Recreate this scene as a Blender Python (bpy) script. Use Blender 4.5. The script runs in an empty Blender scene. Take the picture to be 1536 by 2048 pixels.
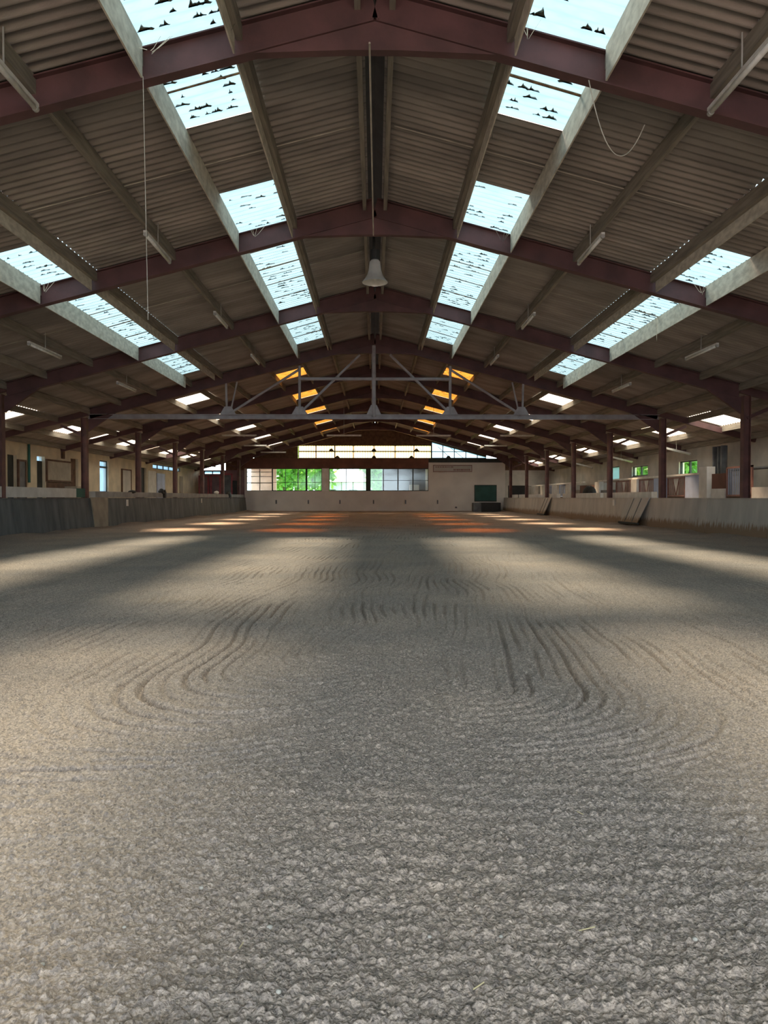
import bpy, math, random
import numpy as np
from mathutils import Vector, Matrix
random.seed(7)
C = bpy.context.scene.collection
PI = math.pi

# ------------------------------------------------------------------ camera
CAMZ = 1.115
F = 1500.0
cd = bpy.data.cameras.new('camera'); cam = bpy.data.objects.new('camera', cd); C.objects.link(cam)
cd.sensor_fit = 'VERTICAL'; cd.sensor_height = 24.0; cd.lens = F/2048*24.0
cd.clip_start = 0.05; cd.clip_end = 400
cam.location = (0, 0, CAMZ)
cam.rotation_euler = (PI/2 - math.atan(29/F), 0, -math.atan(18/F))
bpy.context.scene.camera = cam

# ------------------------------------------------------------------ sky, sun, exposure
w = bpy.data.worlds.new('sky'); bpy.context.scene.world = w; w.use_nodes = True
wn = w.node_tree; bg = wn.nodes['Background']
bg.inputs['Color'].default_value = (0.74, 0.88, 1.0, 1); bg.inputs['Strength'].default_value = 4.8
sl = bpy.data.lights.new('sun', 'SUN'); sun = bpy.data.objects.new('sun', sl); C.objects.link(sun)
sl.energy = 52.0; sl.angle = math.radians(15); sl.color = (1.0, 0.67, 0.52)
sd = Vector((0.06, -0.78, -1.0)).normalized()
sun.rotation_euler = sd.to_track_quat('-Z', 'Y').to_euler(); sun.location = (0, 40, 40)
vs = bpy.context.scene.view_settings
bpy.context.scene.display_settings.display_device = 'sRGB'
vs.view_transform = 'Standard'; vs.look = 'None'; vs.gamma = 1; vs.exposure = 0.43
vs.use_curve_mapping = False

# ------------------------------------------------------------------ materials
def mat(name, col, col2=None, scale=4.0, rough=0.8, bump=0.0, bscale=30.0, metal=0.0, stretch=(1,1,1), detail=6, spec=0.3, c0=0.35, c1=0.65):
    m = bpy.data.materials.new(name); m.use_nodes = True; nt = m.node_tree; b = nt.nodes['Principled BSDF']
    b.inputs['Roughness'].default_value = rough; b.inputs['Metallic'].default_value = metal
    b.inputs['Specular IOR Level'].default_value = spec
    tc = nt.nodes.new('ShaderNodeTexCoord'); mp = nt.nodes.new('ShaderNodeMapping'); mp.inputs['Scale'].default_value = stretch
    nt.links.new(tc.outputs['Object'], mp.inputs['Vector'])
    if col2 is None: col2 = tuple(c*0.7 for c in col)
    n = nt.nodes.new('ShaderNodeTexNoise'); n.inputs['Scale'].default_value = scale; n.inputs['Detail'].default_value = detail
    nt.links.new(mp.outputs[0], n.inputs['Vector'])
    r = nt.nodes.new('ShaderNodeValToRGB'); r.color_ramp.elements[0].position = c0; r.color_ramp.elements[1].position = c1
    r.color_ramp.elements[0].color = (*col2, 1); r.color_ramp.elements[1].color = (*col, 1)
    nt.links.new(n.outputs['Fac'], r.inputs['Fac']); nt.links.new(r.outputs['Color'], b.inputs['Base Color'])
    if bump:
        n2 = nt.nodes.new('ShaderNodeTexNoise'); n2.inputs['Scale'].default_value = bscale; n2.inputs['Detail'].default_value = 5
        nt.links.new(mp.outputs[0], n2.inputs['Vector'])
        bp = nt.nodes.new('ShaderNodeBump'); bp.inputs['Strength'].default_value = bump; bp.inputs['Distance'].default_value = 0.02
        nt.links.new(n2.outputs['Fac'], bp.inputs['Height']); nt.links.new(bp.outputs[0], b.inputs['Normal'])
    return m

def sheet_mat(name, tcol, dcol, mix, dirt=0.5, ns=2.2):
    # weathered translucent sheet: part of the light goes straight through, part is scattered
    m = bpy.data.materials.new(name); m.use_nodes = True; nt = m.node_tree
    nt.nodes.remove(nt.nodes['Principled BSDF']); out = nt.nodes['Material Output']
    t = nt.nodes.new('ShaderNodeBsdfTransparent'); tr = nt.nodes.new('ShaderNodeBsdfTranslucent')
    tc = nt.nodes.new('ShaderNodeTexCoord'); n = nt.nodes.new('ShaderNodeTexNoise'); n.inputs['Scale'].default_value = ns
    mp = nt.nodes.new('ShaderNodeMapping'); mp.inputs['Scale'].default_value = (1, 3, 1)
    nt.links.new(tc.outputs['Object'], mp.inputs['Vector']); nt.links.new(mp.outputs[0], n.inputs['Vector'])
    n.inputs['Detail'].default_value = 8
    r = nt.nodes.new('ShaderNodeValToRGB')
    r.color_ramp.elements[0].position = 0.36; r.color_ramp.elements[0].color = (*[c*(1-dirt) for c in tcol], 1)
    r.color_ramp.elements[1].position = 0.55; r.color_ramp.elements[1].color = (*tcol, 1)
    nt.links.new(n.outputs['Fac'], r.inputs['Fac']); nt.links.new(r.outputs['Color'], t.inputs['Color'])
    tr.inputs['Color'].default_value = (*dcol, 1)
    mx = nt.nodes.new('ShaderNodeMixShader'); mx.inputs[0].default_value = mix
    nt.links.new(t.outputs[0], mx.inputs[1]); nt.links.new(tr.outputs[0], mx.inputs[2]); nt.links.new(mx.outputs[0], out.inputs['Surface'])
    return m

def glass_mat(name, col=(0.9, 0.95, 0.93), g=0.08):
    m = bpy.data.materials.new(name); m.use_nodes = True; nt = m.node_tree
    nt.nodes.remove(nt.nodes['Principled BSDF']); out = nt.nodes['Material Output']
    t = nt.nodes.new('ShaderNodeBsdfTransparent'); t.inputs['Color'].default_value = (*col, 1)
    gl = nt.nodes.new('ShaderNodeBsdfGlossy'); gl.inputs['Roughness'].default_value = 0.08
    mx = nt.nodes.new('ShaderNodeMixShader'); mx.inputs[0].default_value = g
    nt.links.new(t.outputs[0], mx.inputs[1]); nt.links.new(gl.outputs[0], mx.inputs[2]); nt.links.new(mx.outputs[0], out.inputs['Surface'])
    return m

def leaf_mat(name, col, col2):
    m = mat(name, col, col2, scale=6, rough=0.7)
    nt = m.node_tree; b = nt.nodes['Principled BSDF']; out = nt.nodes['Material Output']
    tr = nt.nodes.new('ShaderNodeBsdfTranslucent'); tr.inputs['Color'].default_value = (col[0]*1.3, col[1]*1.3, col[2], 1)
    mx = nt.nodes.new('ShaderNodeMixShader'); mx.inputs[0].default_value = 0.45
    nt.links.new(b.outputs[0], mx.inputs[1]); nt.links.new(tr.outputs[0], mx.inputs[2]); nt.links.new(mx.outputs[0], out.inputs['Surface'])
    return m

M = {}
M['roof'] = mat('asbestos cement', (0.375, 0.325, 0.29), (0.235, 0.205, 0.185), scale=0.9, rough=0.95, bump=0.25, bscale=40, stretch=(0.7, 2.2, 1))
def roof_groove_shade():  # groove shading of the corrugation painted into the base colour as dark stripes
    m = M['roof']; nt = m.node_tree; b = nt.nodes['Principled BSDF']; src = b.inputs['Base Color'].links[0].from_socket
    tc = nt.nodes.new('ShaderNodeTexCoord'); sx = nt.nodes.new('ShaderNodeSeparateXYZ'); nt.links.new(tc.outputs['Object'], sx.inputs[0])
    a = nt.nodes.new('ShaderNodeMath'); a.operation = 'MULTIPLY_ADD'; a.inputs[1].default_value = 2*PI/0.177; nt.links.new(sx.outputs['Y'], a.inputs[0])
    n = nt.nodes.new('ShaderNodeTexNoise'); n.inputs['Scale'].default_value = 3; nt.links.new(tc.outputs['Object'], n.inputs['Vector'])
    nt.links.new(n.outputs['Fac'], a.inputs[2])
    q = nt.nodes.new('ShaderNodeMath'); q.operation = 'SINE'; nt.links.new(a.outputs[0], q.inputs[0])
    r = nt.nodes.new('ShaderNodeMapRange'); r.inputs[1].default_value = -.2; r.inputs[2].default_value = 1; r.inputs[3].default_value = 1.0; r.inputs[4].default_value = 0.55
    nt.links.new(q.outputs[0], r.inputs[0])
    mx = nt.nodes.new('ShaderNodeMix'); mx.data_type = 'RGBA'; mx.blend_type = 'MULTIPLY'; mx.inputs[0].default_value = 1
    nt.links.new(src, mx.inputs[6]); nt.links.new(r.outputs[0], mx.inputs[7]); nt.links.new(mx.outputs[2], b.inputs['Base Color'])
roof_groove_shade()
M['purlin'] = mat('weathered purlin', (0.31, 0.27, 0.22), (0.20, 0.175, 0.145), scale=3, rough=0.9, bump=0.2, stretch=(6, 0.5, 6))
M['lining'] = mat('pale lining board', (0.66, 0.60, 0.50), (0.45, 0.40, 0.33), scale=4, rough=0.85, stretch=(1, 1.5, 3))
M['rafter'] = mat('red oxide steel', (0.130, 0.062, 0.062), (0.085, 0.044, 0.044), scale=2.5, rough=0.6, bump=0.1)
M['post'] = mat('red oxide post', (0.20, 0.09, 0.078), (0.12, 0.06, 0.055), scale=3, rough=0.6, bump=0.1)
M['truss'] = mat('grey truss steel', (0.38, 0.34, 0.34), (0.28, 0.24, 0.24), scale=3, rough=0.55)
M['ridge'] = mat('dark ridge cap', (0.035, 0.04, 0.04), rough=0.8)
M['tube'] = mat('white tube lamp', (0.78, 0.76, 0.72), (0.62, 0.60, 0.56), scale=8, rough=0.35)
M['tubecap'] = mat('tube lamp holder', (0.45, 0.43, 0.40), rough=0.5)
M['sheet'] = sheet_mat('clear corrugated sheet', (0.118, 0.174, 0.182), (0.55, 0.84, 0.92), 0.02, 0.2)
M['sheetw'] = sheet_mat('pale far corrugated sheet', (0.46, 0.50, 0.42), (0.80, 0.80, 0.66), 0.20, 0.6, 4.0)
M['sheeto'] = sheet_mat('amber corrugated sheet', (0.17, 0.066, 0.008), (0.9, 0.40, 0.06), 0.06, 0.93, 4.0)
M['lap'] = mat('rusty lap strip', (0.40, 0.24, 0.13), (0.16, 0.10, 0.07), scale=12, rough=0.9)
M['leaf'] = mat('dry leaves', (0.10, 0.09, 0.06), (0.04, 0.04, 0.03), scale=20, rough=0.9)
M['web'] = sheet_mat('dusty cobweb', (0.75, 0.75, 0.75), (0.7, 0.68, 0.62), 0.35, 0.3)
M['cable'] = mat('pale cable', (0.55, 0.50, 0.42), rough=0.6)
M['alu'] = mat('spun aluminium', (0.75, 0.74, 0.70), (0.6, 0.6, 0.57), scale=5, rough=0.25, metal=0.45)
M['bellin'] = mat('white enamel', (0.75, 0.73, 0.68), rough=0.4)
M['dark'] = mat('dark gear', (0.03, 0.03, 0.03), rough=0.6)
M['cream'] = mat('cream painted brick', (0.72, 0.61, 0.44), (0.55, 0.47, 0.34), scale=1.6, rough=0.9, bump=0.3)
M['greywall'] = mat('pale rendered wall', (0.62, 0.57, 0.50), (0.46, 0.43, 0.38), scale=1.3, rough=0.9, bump=0.3)
M['white'] = mat('off white render', (0.74, 0.68, 0.62), (0.64, 0.58, 0.53), scale=0.8, rough=0.85, bump=0.1)
M['whitep'] = mat('white paint', (0.84, 0.80, 0.74), (0.70, 0.66, 0.60), scale=3, rough=0.6)
M['brownpanel'] = mat('red brown panel', (0.20, 0.085, 0.06), (0.13, 0.06, 0.045), scale=1.5, rough=0.7)
M['brownwood'] = mat('brown wood', (0.16, 0.09, 0.055), (0.09, 0.05, 0.035), scale=4, rough=0.8)
M['ply'] = mat('plywood', (0.42, 0.36, 0.28), (0.30, 0.26, 0.21), scale=2, rough=0.8)
M['kickL'] = mat('grey kick board', (0.20, 0.205, 0.20), (0.12, 0.125, 0.125), scale=1.2, rough=0.85, bump=0.2, stretch=(1, 2.5, 0.6))
M['cap'] = mat('grey cap rail', (0.42, 0.41, 0.39), (0.30, 0.29, 0.28), scale=2, rough=0.8)
M['green'] = mat('green paint', (0.03, 0.13, 0.10), (0.02, 0.09, 0.07), scale=2, rough=0.6)
M['greendoor'] = mat('dark green shutter', (0.035, 0.10, 0.085), (0.025, 0.075, 0.065), scale=2, rough=0.6)
M['frame'] = mat('dark window frame', (0.045, 0.05, 0.045), rough=0.6)
M['glass'] = glass_mat('window glass')
M['glassy'] = sheet_mat('yellowed glazing', (0.42, 0.36, 0.22), (0.9, 0.85, 0.62), 0.5, 0.15)
M['glassb'] = sheet_mat('blue clear glazing', (0.28, 0.36, 0.42), (0.6, 0.75, 0.8), 0.2, 0.1)
M['red'] = mat('faded red frame', (0.45, 0.10, 0.12), (0.30, 0.08, 0.09), scale=4, rough=0.6)
M['pinkpanel'] = mat('mauve panel', (0.26, 0.17, 0.18), (0.18, 0.12, 0.13), scale=2, rough=0.8)
M['blue'] = mat('pale blue panel', (0.56, 0.64, 0.84), (0.44, 0.50, 0.66), scale=2, rough=0.7)
M['barred'] = mat('red brown bars', (0.34, 0.17, 0.14), rough=0.5)
M['concrete'] = mat('aisle concrete', (0.30, 0.27, 0.24), (0.2, 0.18, 0.16), scale=1.5, rough=0.9)
M['grass'] = mat('lawn', (0.15, 0.32, 0.045), (0.09, 0.22, 0.03), scale=1.0, rough=0.9)
M['leafA'] = leaf_mat('green foliage', (0.10, 0.26, 0.04), (0.05, 0.15, 0.025))
M['bark'] = mat('bark', (0.12, 0.09, 0.07), rough=0.9)
M['shedw'] = mat('pale blue render', (0.55, 0.66, 0.78), (0.48, 0.58, 0.70), rough=0.8)
M['tile'] = mat('slate roof', (0.22, 0.24, 0.28), rough=0.8)
M['signface'] = mat('sign face', (0.50, 0.46, 0.42), (0.44, 0.40, 0.37), scale=2, rough=0.6)
M['signred'] = mat('faded sign red', (0.33, 0.20, 0.18), rough=0.6)
M['straw'] = mat('dry straw', (0.62, 0.50, 0.28), rough=0.8)
M['stone'] = mat('small grey stone', (0.50, 0.45, 0.38), rough=0.8)
M['dullgrey'] = mat('grey duct metal', (0.16, 0.165, 0.17), (0.10, 0.10, 0.105), scale=3, rough=0.5)

def kick_right_mat():
    m = mat('tan kick board', (0.62, 0.56, 0.49), (0.50, 0.455, 0.40), scale=1.2, rough=0.85, bump=0.1, stretch=(1, 1.6, 0.6))
    nt = m.node_tree; b = nt.nodes['Principled BSDF']; src = b.inputs['Base Color'].links[0].from_socket
    tc = nt.nodes.new('ShaderNodeTexCoord'); sx = nt.nodes.new('ShaderNodeSeparateXYZ'); nt.links.new(tc.outputs['Object'], sx.inputs[0])
    n = nt.nodes.new('ShaderNodeTexNoise'); n.inputs['Scale'].default_value = 5
    mp = nt.nodes.new('ShaderNodeMapping'); mp.inputs['Scale'].default_value = (1, 2.2, 0.5)
    nt.links.new(tc.outputs['Object'], mp.inputs[0]); nt.links.new(mp.outputs[0], n.inputs['Vector'])
    a = nt.nodes.new('ShaderNodeMath'); a.operation = 'MULTIPLY_ADD'; a.inputs[1].default_value = -0.55; nt.links.new(n.outputs['Fac'], a.inputs[0])
    nt.links.new(sx.outputs['Z'], a.inputs[2])
    r = nt.nodes.new('ShaderNodeValToRGB'); r.color_ramp.elements[0].position = 0.0; r.color_ramp.elements[1].position = 0.14
    r.color_ramp.elements[0].color = (1, 1, 1, 1); r.color_ramp.elements[1].color = (0, 0, 0, 1)
    nt.links.new(a.outputs[0], r.inputs[0])
    mx = nt.nodes.new('ShaderNodeMix'); mx.data_type = 'RGBA'
    nt.links.new(r.outputs[0], mx.inputs[0]); nt.links.new(src, mx.inputs[6]); mx.inputs[7].default_value = (0.30, 0.20, 0.125, 1)
    nt.links.new(mx.outputs[2], b.inputs['Base Color'])
    return m
M['kickR'] = kick_right_mat()

def sand_mat():
    m = bpy.data.materials.new('riding arena sand'); m.use_nodes = True; nt = m.node_tree; b = nt.nodes['Principled BSDF']
    b.inputs['Roughness'].default_value = 0.95; b.inputs['Specular IOR Level'].default_value = 0.15
    tc = nt.nodes.new('ShaderNodeTexCoord'); P = tc.outputs['Object']
    def noise(s, d=6):
        n = nt.nodes.new('ShaderNodeTexNoise'); n.inputs['Scale'].default_value = s; n.inputs['Detail'].default_value = d
        nt.links.new(P, n.inputs['Vector']); return n.outputs['Fac']
    def ramp(f, p0, c0, p1, c1):
        r = nt.nodes.new('ShaderNodeValToRGB'); r.color_ramp.elements[0].position = p0; r.color_ramp.elements[1].position = p1
        r.color_ramp.elements[0].color = (*c0, 1); r.color_ramp.elements[1].color = (*c1, 1); nt.links.new(f, r.inputs[0]); return r.outputs[0]
    base = ramp(noise(0.7, 4), 0.35, (0.43, 0.35, 0.295), 0.65, (0.54, 0.42, 0.335))
    fine = ramp(noise(120, 3), 0.35, (0.72, 0.72, 0.72), 0.62, (1.1, 1.09, 1.08))
    mx = nt.nodes.new('ShaderNodeMix'); mx.data_type = 'RGBA'; mx.blend_type = 'MULTIPLY'; mx.inputs[0].default_value = 1
    nt.links.new(base, mx.inputs[6]); nt.links.new(fine, mx.inputs[7])
    # pale grains
    v = nt.nodes.new('ShaderNodeTexVoronoi'); v.inputs['Scale'].default_value = 60; nt.links.new(P, v.inputs['Vector'])
    sp = ramp(v.outputs['Distance'], 0.05, (1, 1, 1), 0.12, (0, 0, 0))
    sel = ramp(v.outputs['Color'], 0.80, (0, 0, 0), 0.9, (1, 1, 1))
    ml = nt.nodes.new('ShaderNodeMath'); ml.operation = 'MULTIPLY'; nt.links.new(sp, ml.inputs[0]); nt.links.new(sel, ml.inputs[1])
    mx2 = nt.nodes.new('ShaderNodeMix'); mx2.data_type = 'RGBA'; nt.links.new(ml.outputs[0], mx2.inputs[0])
    nt.links.new(mx.outputs[2], mx2.inputs[6]); mx2.inputs[7].default_value = (0.55, 0.53, 0.50, 1)
    v2 = nt.nodes.new('ShaderNodeTexVoronoi'); v2.inputs['Scale'].default_value = 95; nt.links.new(P, v2.inputs['Vector'])
    pits = ramp(v2.outputs['Color'], 0.15, (0.62, 0.63, 0.65), 0.75, (1.1, 1.09, 1.07))  # random darker cells painted in for the shaded pits between clods
    mx3 = nt.nodes.new('ShaderNodeMix'); mx3.data_type = 'RGBA'; mx3.blend_type = 'MULTIPLY'; mx3.inputs[0].default_value = 1
    nt.links.new(mx2.outputs[2], mx3.inputs[6]); nt.links.new(pits, mx3.inputs[7])
    nt.links.new(mx3.outputs[2], b.inputs['Base Color'])
    a = nt.nodes.new('ShaderNodeTexVoronoi'); a.feature = 'SMOOTH_F1'; a.inputs['Scale'].default_value = 130; nt.links.new(P, a.inputs['Vector'])
    s = nt.nodes.new('ShaderNodeMath'); s.operation = 'MULTIPLY_ADD'; s.inputs[1].default_value = -0.8
    nt.links.new(a.outputs['Distance'], s.inputs[0]); nt.links.new(noise(160, 3), s.inputs[2])
    bp = nt.nodes.new('ShaderNodeBump'); bp.inputs['Strength'].default_value = 0.8; bp.inputs['Distance'].default_value = 0.008
    nt.links.new(s.outputs[0], bp.inputs['Height']); nt.links.new(bp.outputs[0], b.inputs['Normal'])
    return m
M['sand'] = sand_mat()

# ------------------------------------------------------------------ helpers
class MB:
    def __init__(s): s.v = []; s.f = []
    def add(s, vs, fs):
        k = len(s.v); s.v += [tuple(v) for v in vs]; s.f += [tuple(i+k for i in f) for f in fs]; return s
    def box(s, x0, x1, y0, y1, z0, z1):
        x0, x1 = min(x0, x1), max(x0, x1); y0, y1 = min(y0, y1), max(y0, y1)
        return s.add([(x0,y0,z0),(x1,y0,z0),(x1,y1,z0),(x0,y1,z0),(x0,y0,z1),(x1,y0,z1),(x1,y1,z1),(x0,y1,z1)],
                     [(0,3,2,1),(4,5,6,7),(0,1,5,4),(1,2,6,5),(2,3,7,6),(3,0,4,7)])
    def prism(s, poly, d):
        # poly: list of 3-D points (planar), d: extrusion vector
        n = len(poly); d = Vector(d)
        return s.add([Vector(p) for p in poly] + [Vector(p)+d for p in poly],
                     [tuple(range(n))[::-1], tuple(range(n, 2*n))] + [(i, (i+1) % n, n+(i+1) % n, n+i) for i in range(n)])
    def sect(s, p0, p1, prof, side):
        # sweep a closed 2-D profile (side, up) along p0-p1
        p0, p1 = Vector(p0), Vector(p1); a = (p1-p0).normalized(); side = Vector(side)
        side = (side - a*side.dot(a)).normalized(); up = side.cross(a)
        if up.z < 0: up = -up
        return s.prism([p0 + side*u + up*v for u, v in prof], p1-p0)
    def bar(s, p0, p1, wd, h, side=(0, 1, 0)):
        return s.sect(p0, p1, [(-wd/2,-h/2),(wd/2,-h/2),(wd/2,h/2),(-wd/2,h/2)], side)
    def ibeam(s, p0, p1, wd, h, side=(0, 1, 0), t=0.016, tw=0.012):
        a = wd/2; b = h/2; c = tw/2
        return s.sect(p0, p1, [(-a,-b),(a,-b),(a,-b+t),(c,-b+t),(c,b-t),(a,b-t),(a,b),(-a,b),(-a,b-t),(-c,b-t),(-c,-b+t),(-a,-b+t)], side)
    def cyl(s, p0, p1, r, n=10, r1=None):
        p0, p1 = Vector(p0), Vector(p1); a = (p1-p0).normalized(); r1 = r if r1 is None else r1
        u = a.orthogonal().normalized(); v = a.cross(u)
        vs = [p0 + (u*math.cos(t)+v*math.sin(t))*r for t in [2*PI*i/n for i in range(n)]] + [p1 + (u*math.cos(t)+v*math.sin(t))*r1 for t in [2*PI*i/n for i in range(n)]]
        return s.add(vs, [tuple(range(n))[::-1], tuple(range(n, 2*n))] + [(i, (i+1) % n, n+(i+1) % n, n+i) for i in range(n)])
    def path(s, pts, r, n=6):
        for a, b in zip(pts, pts[1:]): s.cyl(a, b, r, n)
        return s
    def lathe(s, c, prof, n=24):
        k = len(prof); vs = []
        for i in range(n):
            t = 2*PI*i/n
            for r, z in prof: vs.append((c[0]+r*math.cos(t), c[1]+r*math.sin(t), c[2]+z))
        fs = [(i*k+j, ((i+1) % n)*k+j, ((i+1) % n)*k+j+1, i*k+j+1) for i in range(n) for j in range(k-1)]
        return s.add(vs, fs)
    def blob(s, c, r, n=8, m=5, j=0.2):
        vs = []; 
        for a in range(m+1):
            ph = PI*a/m
            for b in range(n):
                t = 2*PI*b/n; q = 1 + random.uniform(-j, j)
                vs.append((c[0]+r[0]*q*math.sin(ph)*math.cos(t), c[1]+r[1]*q*math.sin(ph)*math.sin(t), c[2]+r[2]*q*math.cos(ph)))
        fs = [(a*n+b, a*n+(b+1) % n, (a+1)*n+(b+1) % n, (a+1)*n+b) for a in range(m) for b in range(n)]
        return s.add(vs, fs)
    def build(s, name, m, parent=None, smooth=False):
        me = bpy.data.meshes.new(name); me.from_pydata([tuple(v) for v in s.v], [], s.f); me.materials.append(m)
        if smooth: me.polygons.foreach_set('use_smooth', [True]*len(me.polygons))
        me.update(); o = bpy.data.objects.new(name, me); C.objects.link(o)
        if parent is not None:
            o.parent = parent; o.matrix_parent_inverse = Matrix.Translation(parent.location).inverted()
        return o

def tag(o, label=None, cat=None, group=None, kind=None):
    if label: o['label'] = label
    if cat: o['category'] = cat
    if group: o['group'] = group
    if kind: o['kind'] = kind
    return o
def empty(name, loc, label, cat, group=None):
    o = bpy.data.objects.new(name, None); C.objects.link(o); o.location = loc; o.empty_display_size = 0.2
    return tag(o, label, cat, group)
def struct(mb, name, m, parent=None, label=None):
    o = mb.build(name, m, parent)
    if parent is None: o['kind'] = 'structure'
    if label: o['label'] = label
    return o
def side(s): return 'left' if s < 0 else 'right'
ORD = ['first','second','third','fourth','fifth','sixth','seventh','eighth','ninth','tenth','eleventh','twelfth','thirteenth']

# ------------------------------------------------------------------ roof geometry
SL = 0.265
S0 = CAMZ + 5.86            # roof sheet height at the ridge
RT = CAMZ + 5.80            # top of the rafters at the ridge
RB = CAMZ + 5.43           # underside of the rafters at the ridge
XW = 13.6                   # outer walls
YE = 58.5                   # end wall
YB = -6.0
FR = [8.7 + 6*k for k in range(9)]
PX = [1.55, 2.68, 3.9, 5.42, 6.5, 7.75, 9.0, 10.1, 11.2, 12.4, 13.4]
def zs(x): return S0 - SL*abs(x)

A_, B_, O_, W_, L_ = (1.55, 2.68), (5.42, 6.5), (2.68, 3.9), (6.5, 7.75), (11.2, 12.4)
lights = []   # side, strip, y0, y1, material, kind
for s in (-1, 1):
    for y0, y1 in ((-5.0, -1.2), (0.8, 4.6), (4.75, 8.7), (8.7, 10.6), (12.85, 14.7), (14.7, 20.7), (20.7, 25.4)):
        lights.append((s, A_, y0, y1, 'sheet', 'A'))
    for y0, y1 in ((-3.0, 3.0), (5.0, 8.7), (8.7, 10.75), (12.95, 14.7), (14.7, 20.7), (20.7, 25.4)):
        lights.append((s, B_, y0, y1, 'sheet', 'B'))
    for y0 in (29.5, 35.4, 41.6, 48.0, 53.4):
        lights.append((s, O_, y0, y0+1.7, 'sheeto', 'O'))
    for y0 in (29.3, 35.3, 41.3, 47.3, 53.3):
        lights.append((s, W_, y0, y0+1.7, 'sheetw', 'W'))
for y0 in (23.2, 29.0, 32.7, 36.1, 39.3, 43.2, 47.8, 52.0): lights.append((-1, L_, y0, y0+(2.0 if y0 < 25 else 1.5), 'sheetw', 'L'))
for y0 in (25.0, 29.7, 35.0, 41.6, 48.6, 55.2): lights.append((1, L_, y0, y0+1.8, 'sheetw', 'L'))

PER = 0.177; AMP = 0.026
def glz(x, y): return zs(x) + 0.015*math.sin(2*PI*y/PER)
def corr(x, y): return zs(x) + AMP*math.sin(2*PI*y/PER)
# ceiling: corrugated sheets, open where the skylights sit
mb = MB()
bounds = [0.13] + PX + [14.0]
for s in (-1, 1):
    for x0, x1 in zip(bounds, bounds[1:]):
        holes = sorted([(a, b) for (q, st, a, b, m, k) in lights if q == s and st == (x0, x1)])
        segs = []; y = YB
        for a, b in holes:
            if a > y + 1e-6: segs.append((y, a))
            y = b
        segs.append((y, YE+0.3))
        for a, b in segs:
            n = max(2, int((b-a)/PER*6)); ys = np.linspace(a, b, n+1)
            k = len(mb.v)
            for y in ys: mb.v.append((s*x0, y, corr(x0, y))); mb.v.append((s*x1, y, corr(x1, y)))
            for i in range(n): mb.f.append((k+2*i, k+2*i+1, k+2*i+3, k+2*i+2))
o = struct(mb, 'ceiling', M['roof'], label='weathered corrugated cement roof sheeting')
o.data.polygons.foreach_set('use_smooth', [True]*len(o.data.polygons))
mb = MB()
mb.prism([(-0.2, YB, S0-0.03), (0, YB, S0+0.16), (0.2, YB, S0-0.03), (0.2, YB, S0+0.0), (0, YB, S0+0.19), (-0.2, YB, S0)], (0, YE-YB, 0))
struct(mb, 'trim_1', M['ridge'], label='dark raised ridge cap along the roof')

# ------------------------------------------------------------------ floor
def vnoise(x, y, seed):
    xi = np.floor(x).astype(np.int64); yi = np.floor(y).astype(np.int64); xf = x-xi; yf = y-yi
    def h(a, b):
        n = (a*374761393 + b*668265263 + seed*1442695041) & 0x7fffffff
        n = ((n ^ (n >> 13))*1274126177) & 0x7fffffff
        n = n ^ (n >> 16)
        return (n & 0xffff)/65535.0
    u = xf*xf*(3-2*xf); v = yf*yf*(3-2*yf)
    return (h(xi, yi)*(1-u)+h(xi+1, yi)*u)*(1-v) + (h(xi, yi+1)*(1-u)+h(xi+1, yi+1)*u)*v
def sm(a, b, x):
    t = np.clip((x-a)/(b-a), 0, 1); return t*t*(3-2*t)
ys = list(np.linspace(YB, 1.0, 60)); y = 1.0
while y < YE: y += max(0.0045, y*0.0031); ys.append(min(y, YE))
xs = [0.0]; x = 0.0
while x < 10.06: x += max(0.0055, x*0.0050); xs.append(min(x, 10.06))
xs = np.array(sorted([-a for a in xs[1:]] + xs)); ys = np.array(ys)
X, Y = np.meshgrid(xs, ys)
wx = (vnoise(X*0.9, Y*0.9, 3)-0.5)*0.22; wy = (vnoise(X*1.1, Y*1.1, 4)-0.5)*0.16
Xw = X+wx; Yw = Y+wy
def stad(cx, cy, sx, tilt):
    dx = (Xw-cx-tilt*(Yw-cy))*sx; dy = np.minimum(Yw-cy, 0)
    return np.sqrt(dx*dx+dy*dy)
def swirl(cx, cy, tilt):
    dx = Xw-cx-tilt*np.maximum(Yw-cy, 0); dy = np.minimum(Yw-cy, 0)
    return np.sqrt(dx*dx+dy*dy)
rR = swirl(0.5, 4.5, 0.10)
cyl_ = 5.8-0.85*np.minimum(np.abs(Xw), 2.1)
dxl = Xw-0.1-0.06*np.maximum(Yw-cyl_, 0); rL = np.sqrt(dxl**2+np.minimum(Yw-cyl_, 0)**2)
lam = 0.098
def hsh(k, sd): return vnoise(k*1.0+0.0, k*0+sd+.5, 77)
def grooves(ph, sd):
    k = np.floor(ph/lam); f = ph/lam-k-.5
    g = vnoise(k*3.7+.5, ph*0+sd, 88)            # each tine mark has its own depth
    brk = .15+.85*sm(.22, .48, vnoise(X*3.1+k, Y*1.6, 90+sd))
    return (-np.exp(-(f/.12)**2)*1.4 + .45*np.exp(-((np.abs(f)-.32)/.16)**2))*(.6+.8*g)*brk
mR = sm(0.30, 0.50, X + 0.25*(vnoise(X*2, Y*1.2, 9)-0.5)); track = grooves(rR, 1)*mR + grooves(rL, 5)*(1-mR)
near = 1-sm(2.75, 3.25, Y + 0.5*(vnoise(X*1.3, Y*1.3, 11)-0.5))
cross = np.cos(2*PI*(Yw+0.04*X)/.125)*.55
amp = 0.45 + 0.65*sm(0.3, 0.65, vnoise(X*1.7, Y*0.8, 5))
mid = 1-.75*sm(.0, 1.0, 1-np.abs(X-.25)/.9)*(1-sm(4.5, 6.5, Y))      # worn crumbly patch between the two swirls
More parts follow.
